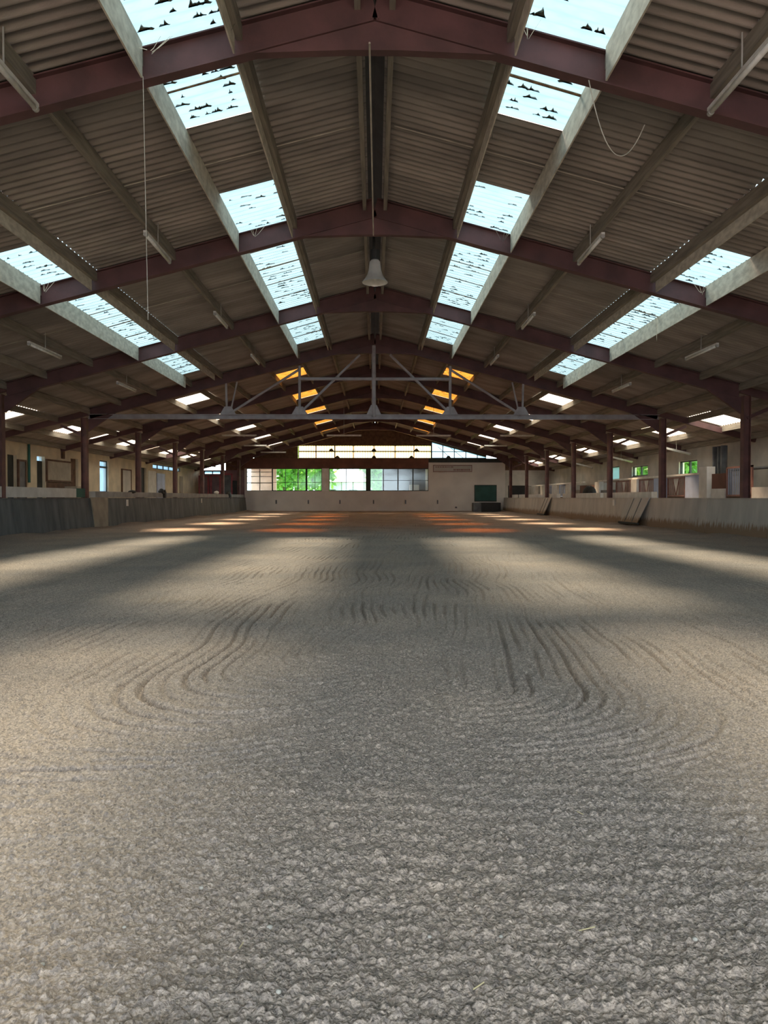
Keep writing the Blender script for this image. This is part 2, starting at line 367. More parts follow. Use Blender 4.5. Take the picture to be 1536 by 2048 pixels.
Z = (track*(1-near)*(1-0.35*sm(6, 16, Y))*mid + cross*near*0.26)*0.019*amp
Z += (vnoise(X*2.5, Y*2.5, 6)-0.5)*0.020 + (vnoise(X*0.6, Y*0.6, 7)-0.5)*0.03
def domes(sc, sd, rmin, rmax, keep):
    gx = np.floor(X*sc).astype(np.int64); gy = np.floor(Y*sc).astype(np.int64); out = np.zeros_like(X)
    def hh(a, b, q):
        n = (a*73856093 ^ b*19349663 ^ (q+sd)*83492791) & 0x7fffffff
        n = (n*1103515245+12345) & 0x7fffffff; n ^= n >> 11; n = (n*69069+1) & 0x7fffffff
        return ((n >> 7) & 0xffff)/65535.0
    for i in (-1, 0, 1):
        for j in (-1, 0, 1):
            a = gx+i; b = gy+j
            px_ = (a+hh(a, b, 1))/sc; py_ = (b+hh(a, b, 2))/sc; r = (rmin+(rmax-rmin)*hh(a, b, 3)**2)/sc*(hh(a, b, 4) < keep)
            d2 = ((X-px_)**2+((Y-py_)*(.8+.5*hh(a, b, 5)))**2)/np.maximum(r*r, 1e-9)
            out = np.maximum(out, np.where(d2 < 1, np.sqrt(np.maximum(1-d2, 0))*r, 0))
    return out
fade = 1-sm(8, 20, Y)
dens = .45+.9*vnoise(X*2.2, Y*2.2, 55)
d1 = domes(26, 100, .16, .5, .5); d2_ = domes(45, 200, .25, .75, .8); d3_ = domes(80, 300, .3, .8, .9)
Z += fade*(d1*.26*dens + d2_*.52 + d3_*.85*(1-sm(4, 8, Y)))
Z += fade*((vnoise(X*17, Y*17, 21)-0.5)*0.006 + (vnoise(X*48+5, Y*48, 22)-.5)*0.003)
Z += 0.07*sm(9.0, 10.0, np.abs(X)) * (0.5+vnoise(X*0, Y*0.8, 41)) + 0.06*sm(57.2, 58.4, Y)
nx, ny = len(xs), len(ys)
co = np.stack([X, Y, Z], -1).reshape(-1, 3).astype(np.float32)
idx = np.arange(nx*ny).reshape(ny, nx)
fc = np.stack([idx[:-1, :-1], idx[:-1, 1:], idx[1:, 1:], idx[1:, :-1]], -1).reshape(-1, 4)
me = bpy.data.meshes.new('floor'); me.vertices.add(len(co)); me.vertices.foreach_set('co', co.ravel())
me.loops.add(fc.size); me.loops.foreach_set('vertex_index', fc.ravel().astype(np.int32))
me.polygons.add(len(fc)); me.polygons.foreach_set('loop_start', np.arange(0, fc.size, 4, dtype=np.int32))
me.polygons.foreach_set('use_smooth', np.ones(len(fc), dtype=bool)); me.update(calc_edges=True); me.materials.append(M['sand'])
fo = bpy.data.objects.new('floor', me); C.objects.link(fo); tag(fo, 'harrowed grey brown sand of the riding arena', kind='structure')
for i, s in enumerate((-1, 1)):
    struct(MB().box(s*10.06, s*XW, YB, YE, -0.12, -0.02), 'floor', M['concrete'], label=side(s)+' concrete aisle floor outside the arena boards')
struct(MB().box(-120, 120, 62, 150, -0.6, -0.16).box(XW+3, 120, -60, 62, -0.6, -0.16), 'ground', M['grass'], label='grass beside and beyond the hall')
struct(MB().box(-120, XW+3, -60, 62, -0.6, -0.16), 'ground', M['concrete'], label='paved yard around the hall, added to cut green bounce light')  # yard added in place of grass to keep green bounce off the roof
struct(MB().box(-10.06, 10.06, YB, YE, -0.15, -0.08), 'floor', M['concrete'], label='hard base under the arena sand')

# ------------------------------------------------------------------ outer and end walls
def wall_open(mb, axis, c0, c1, a0, a1, z0, z1, ops):
    # wall slab with rectangular openings; axis 'x': plane at x=c0..c1 running along y; axis 'y': plane y=c0..c1 along x
    us = sorted({a0, a1} | {o[0] for o in ops} | {o[1] for o in ops}); zz = sorted({z0, z1} | {o[2] for o in ops} | {o[3] for o in ops})
    us = [u for u in us if a0 <= u <= a1]; zz = [z for z in zz if z0 <= z <= z1]
    for ua, ub in zip(us, us[1:]):
        run = None
        for za, zb in zip(zz, zz[1:]):
            um, zm = (ua+ub)/2, (za+zb)/2
            hole = any(o[0] < um < o[1] and o[2] < zm < o[3] for o in ops)
            if hole:
                if run: emit(mb, axis, c0, c1, ua, ub, *run); run = None
            else: run = (run[0], zb) if run else (za, zb)
        if run: emit(mb, axis, c0, c1, ua, ub, *run)
    return mb
def emit(mb, axis, c0, c1, ua, ub, za, zb):
    if axis == 'x': mb.box(c0, c1, ua, ub, za, zb)
    else: mb.box(ua, ub, c0, c1, za, zb)

def dl(y): return y*XW/14.6
def hl(z): return CAMZ+(z-CAMZ)*XW/14.6 if z > .3 else z
opsL = [(30.0, 30.76, 0, 2.84), (32.6, 33.4, 0, 2.92), (36.2, 37.1, 0, 3.0), (40.0, 41.3, 0, 3.1), (47.0, 48.1, 0, 3.0), (49.5, 56.5, 3.02, 3.34)]
opsL = [(dl(a), dl(b), hl(c), hl(d)) for a, b, c, d in opsL]
opsR = [(33.85, 35.9, 2.15, 2.84), (40.0, 42.5, 2.3, 2.86), (44.7, 46.8, 2.1, 3.0)]
opsR = [(dl(a), dl(b), hl(c), hl(d)) for a, b, c, d in opsR]
struct(wall_open(MB(), 'x', -XW, -XW-0.25, YB, YE+0.25, -0.1, 3.30, opsL), 'wall_left', M['cream'], label='cream painted masonry wall behind the left aisle')
struct(wall_open(MB(), 'x', XW, XW+0.25, YB, YE+0.25, -0.1, 3.30, opsR), 'wall_right', M['greywall'], label='pale wall behind the right aisle')
k = YE
opsE = [(-10.0, 4.17, 1.62, 3.38), (-5.97, 4.36, 4.16, 5.21)]
mb = MB(); wall_open(mb, 'y', k, k+0.25, -10.15, 4.17, -0.1, 3.38, opsE[:1])
struct(mb, 'wall_back', M['white'], label='white end wall below the viewing window')
mb = MB(); mb.box(4.17, 10.15, k-0.06, k+0.25, -0.1, 3.84)
struct(mb, 'wall_back', M['white'], label='taller plain white end wall with the sign')
mb = MB(); mb.box(-10.15, 4.17, k-0.10, k+0.2, 3.38, 4.16)
struct(mb, 'trim_2', M['brownpanel'], label='red brown fascia board above the viewing window')
mb = MB(); mb.box(4.17, 10.15, k-0.10, k+0.2, 3.84, 4.16)
struct(mb, 'trim_3', M['frame'], label='dark lintel band above the white end wall')
# gable above
def gable(mb, x0, x1, z0, z1f, y0, y1):
    mb.prism([(x0, y0, z0), (x1, y0, z0), (x1, y0, z1f(x1)), *([(0, y0, z1f(0))] if x0 < 0 < x1 else []), (x0, y0, z1f(x0))], (0, y1-y0, 0))
mb = MB().prism([(10.15, k, 3.24), (XW, k, 3.24), (XW, k, zs(XW)-.08), (10.15, k, zs(10.15)-.08)], (0, .2, 0)) if zs(XW)-.08 > 3.24 else MB().prism([(10.15, k, 3.24), (13.2, k, 3.24), (10.15, k, zs(10.15)-.08)], (0, .2, 0))
struct(mb, 'wall_back', M['brownwood'], label='dark gable infill over the right aisle')
struct(MB().prism([(-10.15, k, 3.24), (-11.6, k, 3.24), (-11.6, k, zs(11.6)-.08), (-10.15, k, zs(10.15)-.08)], (0, .2, 0)), 'wall_back', M['brownwood'], label='dark gable infill over the left aisle')
zt = lambda x: zs(x) - 0.17
mb = MB()
mb.prism([(-9.4, k, 4.16), (-6.0, k, 4.16), (-6.0, k, zt(-6)), (-9.4, k, zt(-9.4))], (0, .2, 0)); gable(mb, -6.0, 4.4, 5.21, zt, k, k+0.2); 
mb.prism([(4.4, k, 5.46), (4.4, k, zt(4.4)), (8.7, k, zt(8.7)), (8.7, k, 4.28)], (0, 0.2, 0))
struct(mb, 'wall_back', M['brownwood'], label='dark boarded gable above the high window band')
# aisle end walls
mb = MB(); wall_open(mb, 'y', k, k+0.25, -XW, -10.15, -0.1, 3.24, [(-13.3, -12.0, 2.9, 3.18)])
struct(mb, 'wall_back', M['pinkpanel'], label='mauve end wall of the left aisle')
mb = MB(); wall_open(mb, 'y', k, k+0.25, 10.15, XW, -0.1, 3.24, [(10.4, 11.8, 0, 2.05)])
struct(mb, 'wall_back', M['greywall'], label='pale end wall of the right aisle with dark doorway')

# ------------------------------------------------------------------ windows
def window(n, x0, x1, z0, z1, y, verts, hors, glassm, fr=0.05, label=None, fm='frame', fine=None):
    e = bpy.data.objects.new('window_%d' % n, None); C.objects.link(e); e.location = (x0, y, z0); e['kind'] = 'structure'
    if label: e['label'] = label
    mb = MB()
    mb.box(x0, x1, y-0.04, y+0.04, z0, z0+fr).box(x0, x1, y-0.04, y+0.04, z1-fr, z1)
    mb.box(x0, x0+fr, y-0.04, y+0.04, z0, z1).box(x1-fr, x1, y-0.04, y+0.04, z0, z1)
    for v, wd in verts: mb.box(v-wd/2, v+wd/2, y-0.05, y+0.05, z0, z1)
    for h, wd in hors: mb.box(x0, x1, y-0.045, y+0.045, h-wd/2, h+wd/2)
    if fine:
        v = x0+fine
        while v < x1: mb.box(v-0.012, v+0.012, y-0.02, y+0.02, z0, z1); v += fine
    mb.build('window_frame', M[fm], e)
    MB().box(x0, x1, y-0.004, y+0.004, z0, z1).build('pane', M[glassm], e)
    return e
px2x = lambda p: (p-750)*YE/1500
window(1, -10.0, px2x(545), 1.62, 3.38, YE+0.1, [(px2x(520), .06)], [(2.25, .07), (2.75, .05), (3.1, .05)], 'glass', label='leftmost bay of the viewing window with pale cross rails', fm='cap')
window(2, px2x(545), px2x(644), 1.62, 3.38, YE+0.1, [(px2x(571), .04), (px2x(596), .04), (px2x(613), .14), (px2x(630), .03)], [(2.3, .03)], 'glass', label='bay of the viewing window with bright green lawn behind')
window(3, px2x(658), px2x(733), 1.62, 3.38, YE+0.1, [(px2x(683), .04), (px2x(706), .04)], [(2.3, .03)], 'glass', label='middle bay of the viewing window')
window(4, px2x(740), px2x(857), 1.62, 3.38, YE+0.1, [(px2x(767), .06), (px2x(796), .08), (px2x(826), .08)], [(2.45, .03)], 'glass', label='right bay of the viewing window')
struct(MB().box(px2x(644), px2x(658), YE-0.02, YE+0.22, 1.62, 3.38), 'trim_4', M['whitep'], label='white pier in the viewing window')
struct(MB().box(px2x(733), px2x(740), YE-0.02, YE+0.22, 1.62, 3.38), 'trim_5', M['frame'], label='dark pier in the viewing window')
window(5, px2x(597), 4.4, 4.16, 5.21, YE+0.12, [(px2x(a), .07) for a in (632, 670, 707, 748, 790, 828)], [(4.72, .06)], 'glassy', label='long yellowed glazing band high in the gable', fine=0.2)
e = bpy.data.objects.new('window_6', None); C.objects.link(e); e.location = (4.4, YE, 4.16); e['kind'] = 'structure'; e['label'] = 'bluish clear sloped glazing right of the yellowed band'
y = YE+0.12
MB().prism([(4.4, y, 4.16), (8.7, y, 4.16), (8.7, y, 4.28), (4.4, y, 5.46)], (0, 0.01, 0)).build('pane', M['glassb'], e)
mb = MB()
for v in (4.43, 5.3, 6.2, 7.1, 8.0): mb.box(v-.03, v+.03, y-.04, y+.04, 4.16, 5.46-0.274*(v-4.4))
mb.bar((4.4, y, 5.46), (8.7, y, 4.28), .08, .06).bar((4.4, y, 4.19), (8.7, y, 4.19), .08, .06).bar((4.4, y, 4.7), (7.1, y, 4.7), .06, .04)
mb.bar((4.9, y, 5.1), (5.9, y, 4.2), .04, .025).bar((5.9, y, 5.0), (6.9, y, 4.2), .04, .025)
mb.build('window_frame', M['frame'], e)
# debris lodged on the high glazing
for (a, b) in ((663, 4.78), (675, 4.22), (748, 4.78), (748, 4.22), (833, 4.78), (823, 4.22), (897, 4.22)):
    g = MB().prism([(px2x(a)-.22, YE-.02, b-.06), (px2x(a)+.22, YE-.02, b-.06), (px2x(a)+.06, YE-.02, b+.16), (px2x(a)-.1, YE-.02, b+.13)], (0, .05, 0)).build('bracket', M['frame'], e)
# side windows in the outer walls
def sidewin(n, s, y0, y1, z0, z1, nv, label, gm='glass'):
    y0, y1, z0, z1 = dl(y0), dl(y1), hl(z0), hl(z1)
    e = bpy.data.objects.new('window_%d' % n, None); C.objects.link(e); e.location = (s*XW, y0, z0); e['kind'] = 'structure'; e['label'] = label
    mb = MB(); a, b = s*(XW+.08), s*(XW+.16)
    mb.box(a, b, y0, y1, z0, z0+.05).box(a, b, y0, y1, z1-.05, z1).box(a, b, y0, y0+.05, z0, z1).box(a, b, y1-.05, y1, z0, z1)
    for i in range(1, nv): v = y0+(y1-y0)*i/nv; mb.box(a, b, v-.04, v+.04, z0, z1)
    mb.build('window_frame', M['frame'], e)
    MB().box(s*(XW+.11), s*(XW+.12), y0, y1, z0, z1).build('pane', M[gm], e)
sidewin(7, 1, 33.85, 35.9, 2.15, 2.84, 2, 'larger window with green trees outside in the right outer wall')
sidewin(8, 1, 40.0, 42.5, 2.3, 2.86, 2, 'smaller farther window with greenery in the right outer wall')
sidewin(9, 1, 44.7, 46.8, 2.1, 3.0, 1, 'blown out white opening in the right outer wall', 'glassb')
sidewin(10, -1, 49.5, 56.5, 3.02, 3.34, 5, 'bright high window band at far end of the left outer wall', 'glassb')
window(11, -13.3, -12.0, 2.9, 3.18, YE+.12, [(-12.65, .06)], [], 'glassb', label='bright high window in the left aisle end wall')

# viewing room behind the window band
struct(MB().box(-10.3, 4.3, YE+4.0, YE+4.15, -.1, 1.3), 'wall_room', M['whitep'], label='low rear wall of the viewing room')
struct(MB().box(0.6, 4.3, YE+4.0, YE+4.15, 1.3, 3.5), 'wall_room', M['dullgrey'], label='solid rear wall part of the viewing room')
struct(MB().box(-10.3, -8.2, YE+4.0, YE+4.15, 1.3, 3.5), 'wall_room', M['greywall'], label='left rear wall part of the viewing room')
struct(MB().box(-10.3, 4.3, YE+0.25, YE+4.3, 3.5, 3.6), 'ceiling', M['brownwood'], label='ceiling of the viewing room')
struct(MB().box(-10.3, 4.3, YE+0.25, YE+4.3, -.1, 0.05), 'floor', M['concrete'], label='floor of the viewing room')
struct(MB().box(4.2, 4.3, YE+0.25, YE+4.15, 0.05, 3.5), 'wall_room', M['greywall'], label='side wall of the viewing room')
mb = MB()
for a in (-6.4, -4.4, -2.4, -.9): mb.box(a-.04, a+.04, YE+4.02, YE+4.1, 1.3, 3.5)
struct(mb, 'trim_6', M['frame'], label='mullions in the rear glazing of the viewing room')
e = empty('refrigerator', (px2x(828)*1.05, YE+2.6, 0.05), 'white upright cabinet seen through the right bay of the viewing window', 'cabinet')
x = e.location.x
MB().box(x-.38, x+.38, YE+2.3, YE+2.9, .05, 2.15).build('body', M['whitep'], e)
MB().box(x-.36, x+.36, YE+2.27, YE+2.3, .1, 2.12).build('door', M['whitep'], e)

# ------------------------------------------------------------------ roof structure
FRN = ['nearest overhead', 'second from the camera', 'third from the camera', 'fourth, fitted with the truss', 'fifth, just beyond the truss', 'sixth', 'seventh', 'eighth', 'ninth, next to the end wall']
for i, y in enumerate(FR):
    e = empty('portal_frame', (0, y, 0), 'red brown steel roof frame, %s' % FRN[i] if i < 5 else 'red brown steel roof frame beyond the truss, %s from camera' % FRN[i].replace('ninth, next to the end wall', 'ninth and last'), 'roof frame', 'steel roof frames')
    zc = (RT+RB)/2; h = RT-RB
    for s in (-1, 1):
        if True:
            MB().ibeam((0, y, zc), (s*10.1, y, zc-SL*10.1), .16, h).build('rafter', M['rafter'], e)
        hb = RB-SL*10.24
        MB().ibeam((s*10.27, y, -0.02), (s*10.27, y, hb+.10), .2, .2, side=(0, 1, 0)).build('post', M['post'], e)
        MB().prism([(s*9.1, y-.05, RB-SL*9.1+.02), (s*10.12, y-.05, RB-SL*10.12+.02), (s*10.12, y-.05, RB-SL*10.12-.42)], (0, .1, 0)).build('haunch', M['rafter'], e)
        MB().bar((s*10.1, y, zc-SL*10.1+.06), (s*XW, y, zc-SL*XW+.06), .12, .2).build('aisle_rafter', M['rafter'], e)
        MB().bar((s*10.3, y, RB-SL*10.3-.5), (s*11.1, y, RB-SL*11.1+.05), .09, .09).build('knee_brace', M['rafter'], e)
    if y < 58: MB().prism([(-1.45, y-.05, RB-SL*1.45+.01), (0, y-.05, RB+.01), (1.45, y-.05, RB-SL*1.45+.01), (0.3, y-.05, RB-.33), (-0.3, y-.05, RB-.33)], (0, .12, 0)).build('apex_plate', M['rafter'], e)
# truss hung in frame four
y = 26.7; t = empty('roof_truss', (0, y, 3.9), 'grey steel tie truss with vertical and diagonal struts spanning the hall', 'truss')
zb = CAMZ+2.86
def pz(p, q): return ((p-750)*y/1500, y-.02, CAMZ+(995-q)*y/1500)
MB().ibeam((-10.12, y, zb), (10.12, y, zb), .16, .17).build('bottom_chord', M['truss'], t)
def strut(a, b, r=.045): MB().cyl(pz(*a), pz(*b), r, 8).build('strut', M['truss'], t)
MB().cyl((-.04, y-.02, zb), (-.04, y-.02, RB-.05), .075, 10).build('king_post', M['truss'], t)
for q in (1, -1):
    m = lambda p: 750+q*(p-750)
    strut((m(900), 830), (m(900), 733), .05); strut((m(896), 824), (m(780), 711), .045)
    strut((m(1042), 830), (m(900), 740), .045); strut((m(1044), 830), (m(1046), 768), .04); strut((m(1038), 830), (m(1024), 765), .03)
    for c in (900, 1042):
        px_ = pz(m(c), 829)
        MB().prism([(px_[0]-.28, y-.06, zb+.08), (px_[0]+.28, y-.06, zb+.08), (px_[0]+.12, y-.06, zb+.36), (px_[0]-.12, y-.06, zb+.36)], (0, .03, 0)).build('gusset_plate', M['truss'], t)
MB().prism([(-.3, y-.06, zb+.08), (.22, y-.06, zb+.08), (.06, y-.06, zb+.42), (-.14, y-.06, zb+.42)], (0, .03, 0)).build('gusset_plate', M['truss'], t)
MB().cyl(pz(598, 759), pz(902, 759), .06, 10).build('upper_tie', M['truss'], t)

for s in (-1, 1):
    for i, x in enumerate([0.2]+PX):
        d = 0.20; z1 = zs(x)-AMP-0.002
        lab = '%s ridge timber beside the dark ridge gap' % side(s) if i == 0 else 'long weathered purlin on the %s roof slope, %s out from the ridge timber' % (side(s), ORD[i-1])
        o = MB().sect((s*x, YB, z1-d/2), (s*x, YE, z1-d/2), [(-.035, -d/2), (.035, -d/2), (.035, d/2), (-.035, d/2)], (1, 0, 0)).build('roof_purlin', M['purlin'])
        tag(o, lab, 'purlin', 'roof purlins')

for s in (-1, 1):
    for st, nm in ((A_, 'inner'), (B_, 'outer')):
        for x, e_ in ((st[0]+.045, 'upper'), (st[1]-.045, 'lower')):
            z1 = zs(x)-AMP-.01; z0 = RB-SL*x+.01
            for ya, yb, bn in ((4.7, 8.6, 'before the nearest frame'), (8.8, 14.6, 'in the first full bay'), (14.8, 20.6, 'in the second full bay'), (20.8, 25.7, 'in the third full bay')):
                tag(MB().box(s*(x-.01), s*(x+.01), ya, yb, z0, z1).build('lining_board', M['lining']), 'pale lining, %s edge of %s skylight row, %s slope, %s' % (e_, nm, side(s), bn), 'board', 'skylight lining boards')
# unseen rear end of the hall: wall with a gateway added to light the foreground
mb = MB(); mb.box(-XW, -5.5, YB-.25, YB, -.1, 3.2).box(5.5, XW, YB-.25, YB, -.1, 3.2)
mb.prism([(-XW, YB-.25, 3.2), (XW, YB-.25, 3.2), (9, YB-.25, zs(9)-.1), (5.5, YB-.25, 4.6), (-5.5, YB-.25, 4.6), (-9, YB-.25, zs(9)-.1)], (0, .25, 0)) if False else None
mb.box(-9, -5.5, YB-.25, YB, 3.2, 4.4).box(5.5, 9, YB-.25, YB, 3.2, 4.4)
struct(mb, 'wall_front', M['greywall'], label='rear wall behind the camera, open gateway added for foreground light')

# ------------------------------------------------------------------ skylights
KN = {'A': 'inner row', 'B': 'outer row', 'O': 'amber far row', 'W': 'white far row', 'L': 'aisle row'}
cnt = {}
vis = {'A': 4.75, 'B': 5.0}
NM = ['nearest', 'second', 'third', 'fourth', 'fifth', 'sixth', 'seventh', 'eighth', 'ninth']
leafmb = {}
for (s, (x0, x1), y0, y1, mn, kd) in sorted(lights, key=lambda q: (q[0], q[5], q[2])):
    if kd in vis and y0 < vis[kd]-.1:  # roof lights out of view, added for light on the near sand
        lab = 'unseen clear corrugated roof light added to brighten the foreground, %s slope, %s, from %.0f metres' % (side(s), KN[kd], abs(y0))
    else:
        c = cnt.get((s, kd), 0); cnt[(s, kd)] = c+1
        lab = {'A': 'leaf strewn clear skylight beside the ridge, %s slope, %s from the camera',
               'B': 'clear skylight of the outer row, %s slope, %s from the camera',
               'O': 'glowing amber skylight past the truss, %s slope, %s of its row',
               'W': 'small whitish skylight past the truss, %s slope, %s of its row',
               'L': 'skylight over the %s side aisle, %s of its row'}[kd] % (side(s), NM[c])
    xm = (x0+x1)/2
    e = empty('roof_skylight', (s*xm, (y0+y1)/2, zs(xm)), lab, 'skylight', {'A': 'inner clear skylights', 'B': 'outer clear skylights', 'O': 'amber skylights', 'W': 'far white skylights', 'L': 'aisle skylights'}[kd])
    nsh = max(1, round((y1-y0)/1.25))
    cuts = np.linspace(y0, y1, nsh+1)
    for a, b in zip(cuts, cuts[1:]):
        n = max(3, int((b-a)/PER*8)); mb = MB()
        for y in np.linspace(a, b, n+1): mb.v.append((s*x0, y, glz(x0, y))); mb.v.append((s*x1, y, glz(x1, y)))
        for i in range(n): mb.f.append((2*i, 2*i+1, 2*i+3, 2*i+2))
        mb.build('glazing_sheet', M[mn], e, smooth=True)
    for c_ in cuts[1:-1]:
        wv = random.uniform(.012, .03)
        MB().prism([(s*(x0+.04), c_-wv, zs(x0)-.03), (s*(x1-.04), c_-wv, zs(x1)-.03), (s*(x1-.04), c_+wv*random.uniform(.3, 1), zs(x1)-.03), (s*(x0+.04), c_+wv, zs(x0)-.03)], (0, 0, .012)).build('lap_strip', M['lap'], e)
    if kd in 'ABO' and y0 > 4:
        mb = leafmb.setdefault((s, kd, y0), MB())
        y = y0+0.08
        tr = math.ceil(y0/PER)*PER + PER*0.75   # troughs
        dens = 2.4 if kd == 'A' and y0 < 12 else 3.0
        while tr < y1-.05:
            for _ in range(int(random.random()*dens*(3.2 if y0 < 12 else 1.8))):
                u = random.uniform(x0+.1, x1-.1); nr = 1.7 if y0 < 12 and kd == 'A' else 1.0; L = random.uniform(.03, .11); H = nr*random.uniform(.02, .055) * (1.4 if random.random() < .2 else 1)
                zc = glz(x0, tr)-zs(x0)
                pk = random.uniform(-.4, .5); pts = [(-L, .002), (-L*.7, H*random.uniform(.15, .5)), (L*(pk-.25), H*random.uniform(.3, .8)), (L*pk, H), (L*(pk+.2), H*random.uniform(.2, .7)), (L*.85, H*random.uniform(.1, .35)), (L, .0)]
                base = [(s*(u+p), tr-q*0.9, zs(u+p)+zc+.006) for p, q in pts]
                top = [(s*(u+p*.8), tr-.004-q*0.7, zs(u)+zc+.006+max(q*.4, .004)) for p, q in pts]
                kk = len(mb.v); mb.v += base+top; n = len(pts)
                mb.f += [tuple(kk+i for i in range(n)), tuple(kk+n+i for i in reversed(range(n)))] + [(kk+i, kk+(i+1) % n, kk+n+(i+1) % n, kk+n+i) for i in range(n)]
            tr += PER
for (s, kd, y0), mb in leafmb.items():
    if mb.v: tag(mb.build('leaf_litter', M['leaf']), 'dry leaves lying in the troughs of the %s %s skylight starting %.0f metres away' % (side(s), {'A': 'inner', 'B': 'outer', 'O': 'amber'}[kd], y0), 'leaves', 'leaf litter on skylights', 'stuff')

# pale conduits laid across the purlins
for s, y, xa, xb in ((-1, 11.7, .3, 9.8), (1, 11.7, .3, 9.8), (1, 17.4, .3, 8.8), (-1, 17.6, .3, 8.8)):
    o = MB().cyl((s*xa, y, zs(xa)-.04), (s*xb, y, zs(xb)-.04), .008, 6).build('roof_wire', M['cable'])
    tag(o, 'thin pale wire across the %s roof slope in the %s bay' % (side(s), 'second' if y < 15 else 'third'), 'wire')

# ------------------------------------------------------------------ tube lamps
def tube_lamp(p0, p1, label, r=.028, group='fluorescent tube lamps'):
    p0, p1 = Vector(p0), Vector(p1); c = (p0+p1)/2
    e = empty('tube_lamp', c, label, 'lamp', group); a = (p1-p0).normalized()
    MB().bar(p0+Vector((0, 0, .045)), p1+Vector((0, 0, .045)), .06, .04, side=(1, 0, 0) if abs(a.y) > .5 else (0, 1, 0)).build('batten', M['tube'], e)
    MB().cyl(p0+a*.03, p1-a*.03, r, 12).build('tube', M['tube'], e, smooth=True)
    MB().cyl(p0, p0+a*.05, r*1.25, 10).build('end_cap', M['tubecap'], e)
    MB().cyl(p1-a*.05, p1, r*1.25, 10).build('end_cap', M['tubecap'], e)
    q = c + Vector((0, 0, .06)); hz = max(.1, zs(c.x)-.01-q.z); MB().cyl(q, q+Vector((0, 0, hz)), .010, 6).build('hanger', M['tubecap'], e)
NM2 = ['nearest', 'second', 'third', 'farthest']
for s in (-1, 1):
    for j, y0 in enumerate((7.1, 12.6, 18.0, 23.3)):
        z = RB-SL*3.82-.04; tube_lamp((s*3.82, y0, z), (s*3.82, y0+1.5, z), 'white tube lamp lengthwise under the inner %s roof slope, %s from the camera' % (side(s), NM2[j]))
    for j, y0 in enumerate((16.7, 22.4)):
        z = RB-SL*7.64-.02; tube_lamp((s*7.64, y0, z), (s*7.64, y0+1.7, z), 'white tube lamp lengthwise on the outer %s roof slope, %s one' % (side(s), 'nearer' if j == 0 else 'farther'))
for (xc, y, wd, lab) in ((-1.69, 41, 1.9, 'crosswise tube lamp left of the ridge past the truss'), (3.2, 41, 1.9, 'crosswise tube lamp right of the ridge past the truss'),
                    (-7.4, 41, 1.9, 'crosswise tube lamp past the truss near the left eaves'), (7.8, 41, 1.9, 'crosswise tube lamp past the truss near the right eaves'),
                    (-7.8, 49, 1.5, 'crosswise tube lamp deep in the hall at the left'), (7.9, 49, 1.5, 'crosswise tube lamp deep in the hall at the right'),
                    (-7.6, 56.2, 1.9, 'crosswise tube lamp close to the end wall at the left')):
    z = CAMZ+3.36; tube_lamp((xc-wd/2, y, z), (xc+wd/2, y, z), lab)
for j, y in enumerate((31.0, 38.0, 45.0)):
    tube_lamp((11.9, y, CAMZ+2.06), (13.1, y, CAMZ+1.78), 'sloping tube lamp over the right aisle, %s of three' % ('nearest', 'middle', 'farthest')[j])

# bell pendant
by = 15.4; bz = CAMZ+(995-568)*by/1500
e = empty('pendant_lamp', (0, by, bz), 'bell shaped metal pendant lamp hanging from the ridge', 'lamp')
MB().lathe((0, by, bz), [(.265, 0), (.262, .014), (.215, .07), (.165, .15), (.135, .24), (.120, .34), (.110, .42), (.08, .46), (0.001, .47)], 32).build('shade', M['alu'], e, smooth=True)
MB().lathe((0, by, bz+.004), [(.26, 0), (.19, .055), (.13, .13), (.10, .2), (0.001, .21)], 32).build('inner_reflector', M['bellin'], e, smooth=True)
MB().lathe((0, by, bz+.05), [(0.001, -.03), (.05, -.01), (.065, .05), (.05, .11), (0.001, .14)], 16).build('bulb', M['tube'], e, smooth=True)
MB().cyl((0, by, bz+.46), (0, by, bz+.66), .085, 16).build('ballast_housing', M['dark'], e)
MB().cyl((-.02, by, bz+.65), (-.02, by, S0-.05), .03, 8).build('suspension_rod', M['dark'], e)

tag(MB().cyl((-.06, 8.5, RB-.34), (-.03, 14.6, RB-.36), .012, 8).build('conduit_pipe', M['cable']), 'pale thin pipe running under the ridge between the first two frames', 'pipe')
tag(MB().cyl((-2.62, 8.6, RB-SL*2.62+.02), (-2.58, 8.6, CAMZ+2.02), .0045, 6).build('hanging_cord', M['cable']), 'thin cord hanging straight down from nearest frame on the left', 'cord')
pts = []
for i in range(25):
    u = i/24; x = 2.42+.78*u; z = CAMZ+4.72 + u*(-.30) - 2.9*u*(1-u)*(0.95-.25*u); pts.append((x, 8.55+.4*u, z))
tag(MB().path(pts, .006).build('slack_cable', M['cable']), 'slack loop of pale cable hanging below nearest frame on the right', 'cable')

# cobwebs hanging at the skylight rows
wi = 0
for (s, x, y, hgt, wd) in ((1, 6.35, 16.9, .50, .05), (1, 6.35, 23.4, .3, .1), (-1, 2.5, 8.45, .1, .3), (-1, 1.6, 8.4, .16, .12), (1, 1.7, 8.45, .12, .25), (1, 2.45, 14.5, .12, .2), (-1, 6.3, 14.45, .1, .25), (1, 1.62, 10.4, .35, .02), (1, 6.3, 14.45, .12, .2), (-1, 2.3, 14.45, .12, .3)):
    mb = MB(); z0 = zs(x)-.18
    for j in range(4):
        a = random.uniform(-wd, wd); mb.path([(s*x+a, y, z0+.1), (s*x+a*.4, y-.01, z0-hgt*.35), (s*x+a*.1, y, z0-hgt*random.uniform(.5, 1))], .003, 4)
    wi += 1
    tag(mb.build('cobweb', M['web']), 'dusty cobweb strands below the %s %s skylights, %.0f metres off' % (side(s), 'inner' if x < 4 else 'outer', y) + ('' if x > 2 else ' ridge side'), 'cobweb', 'cobwebs')

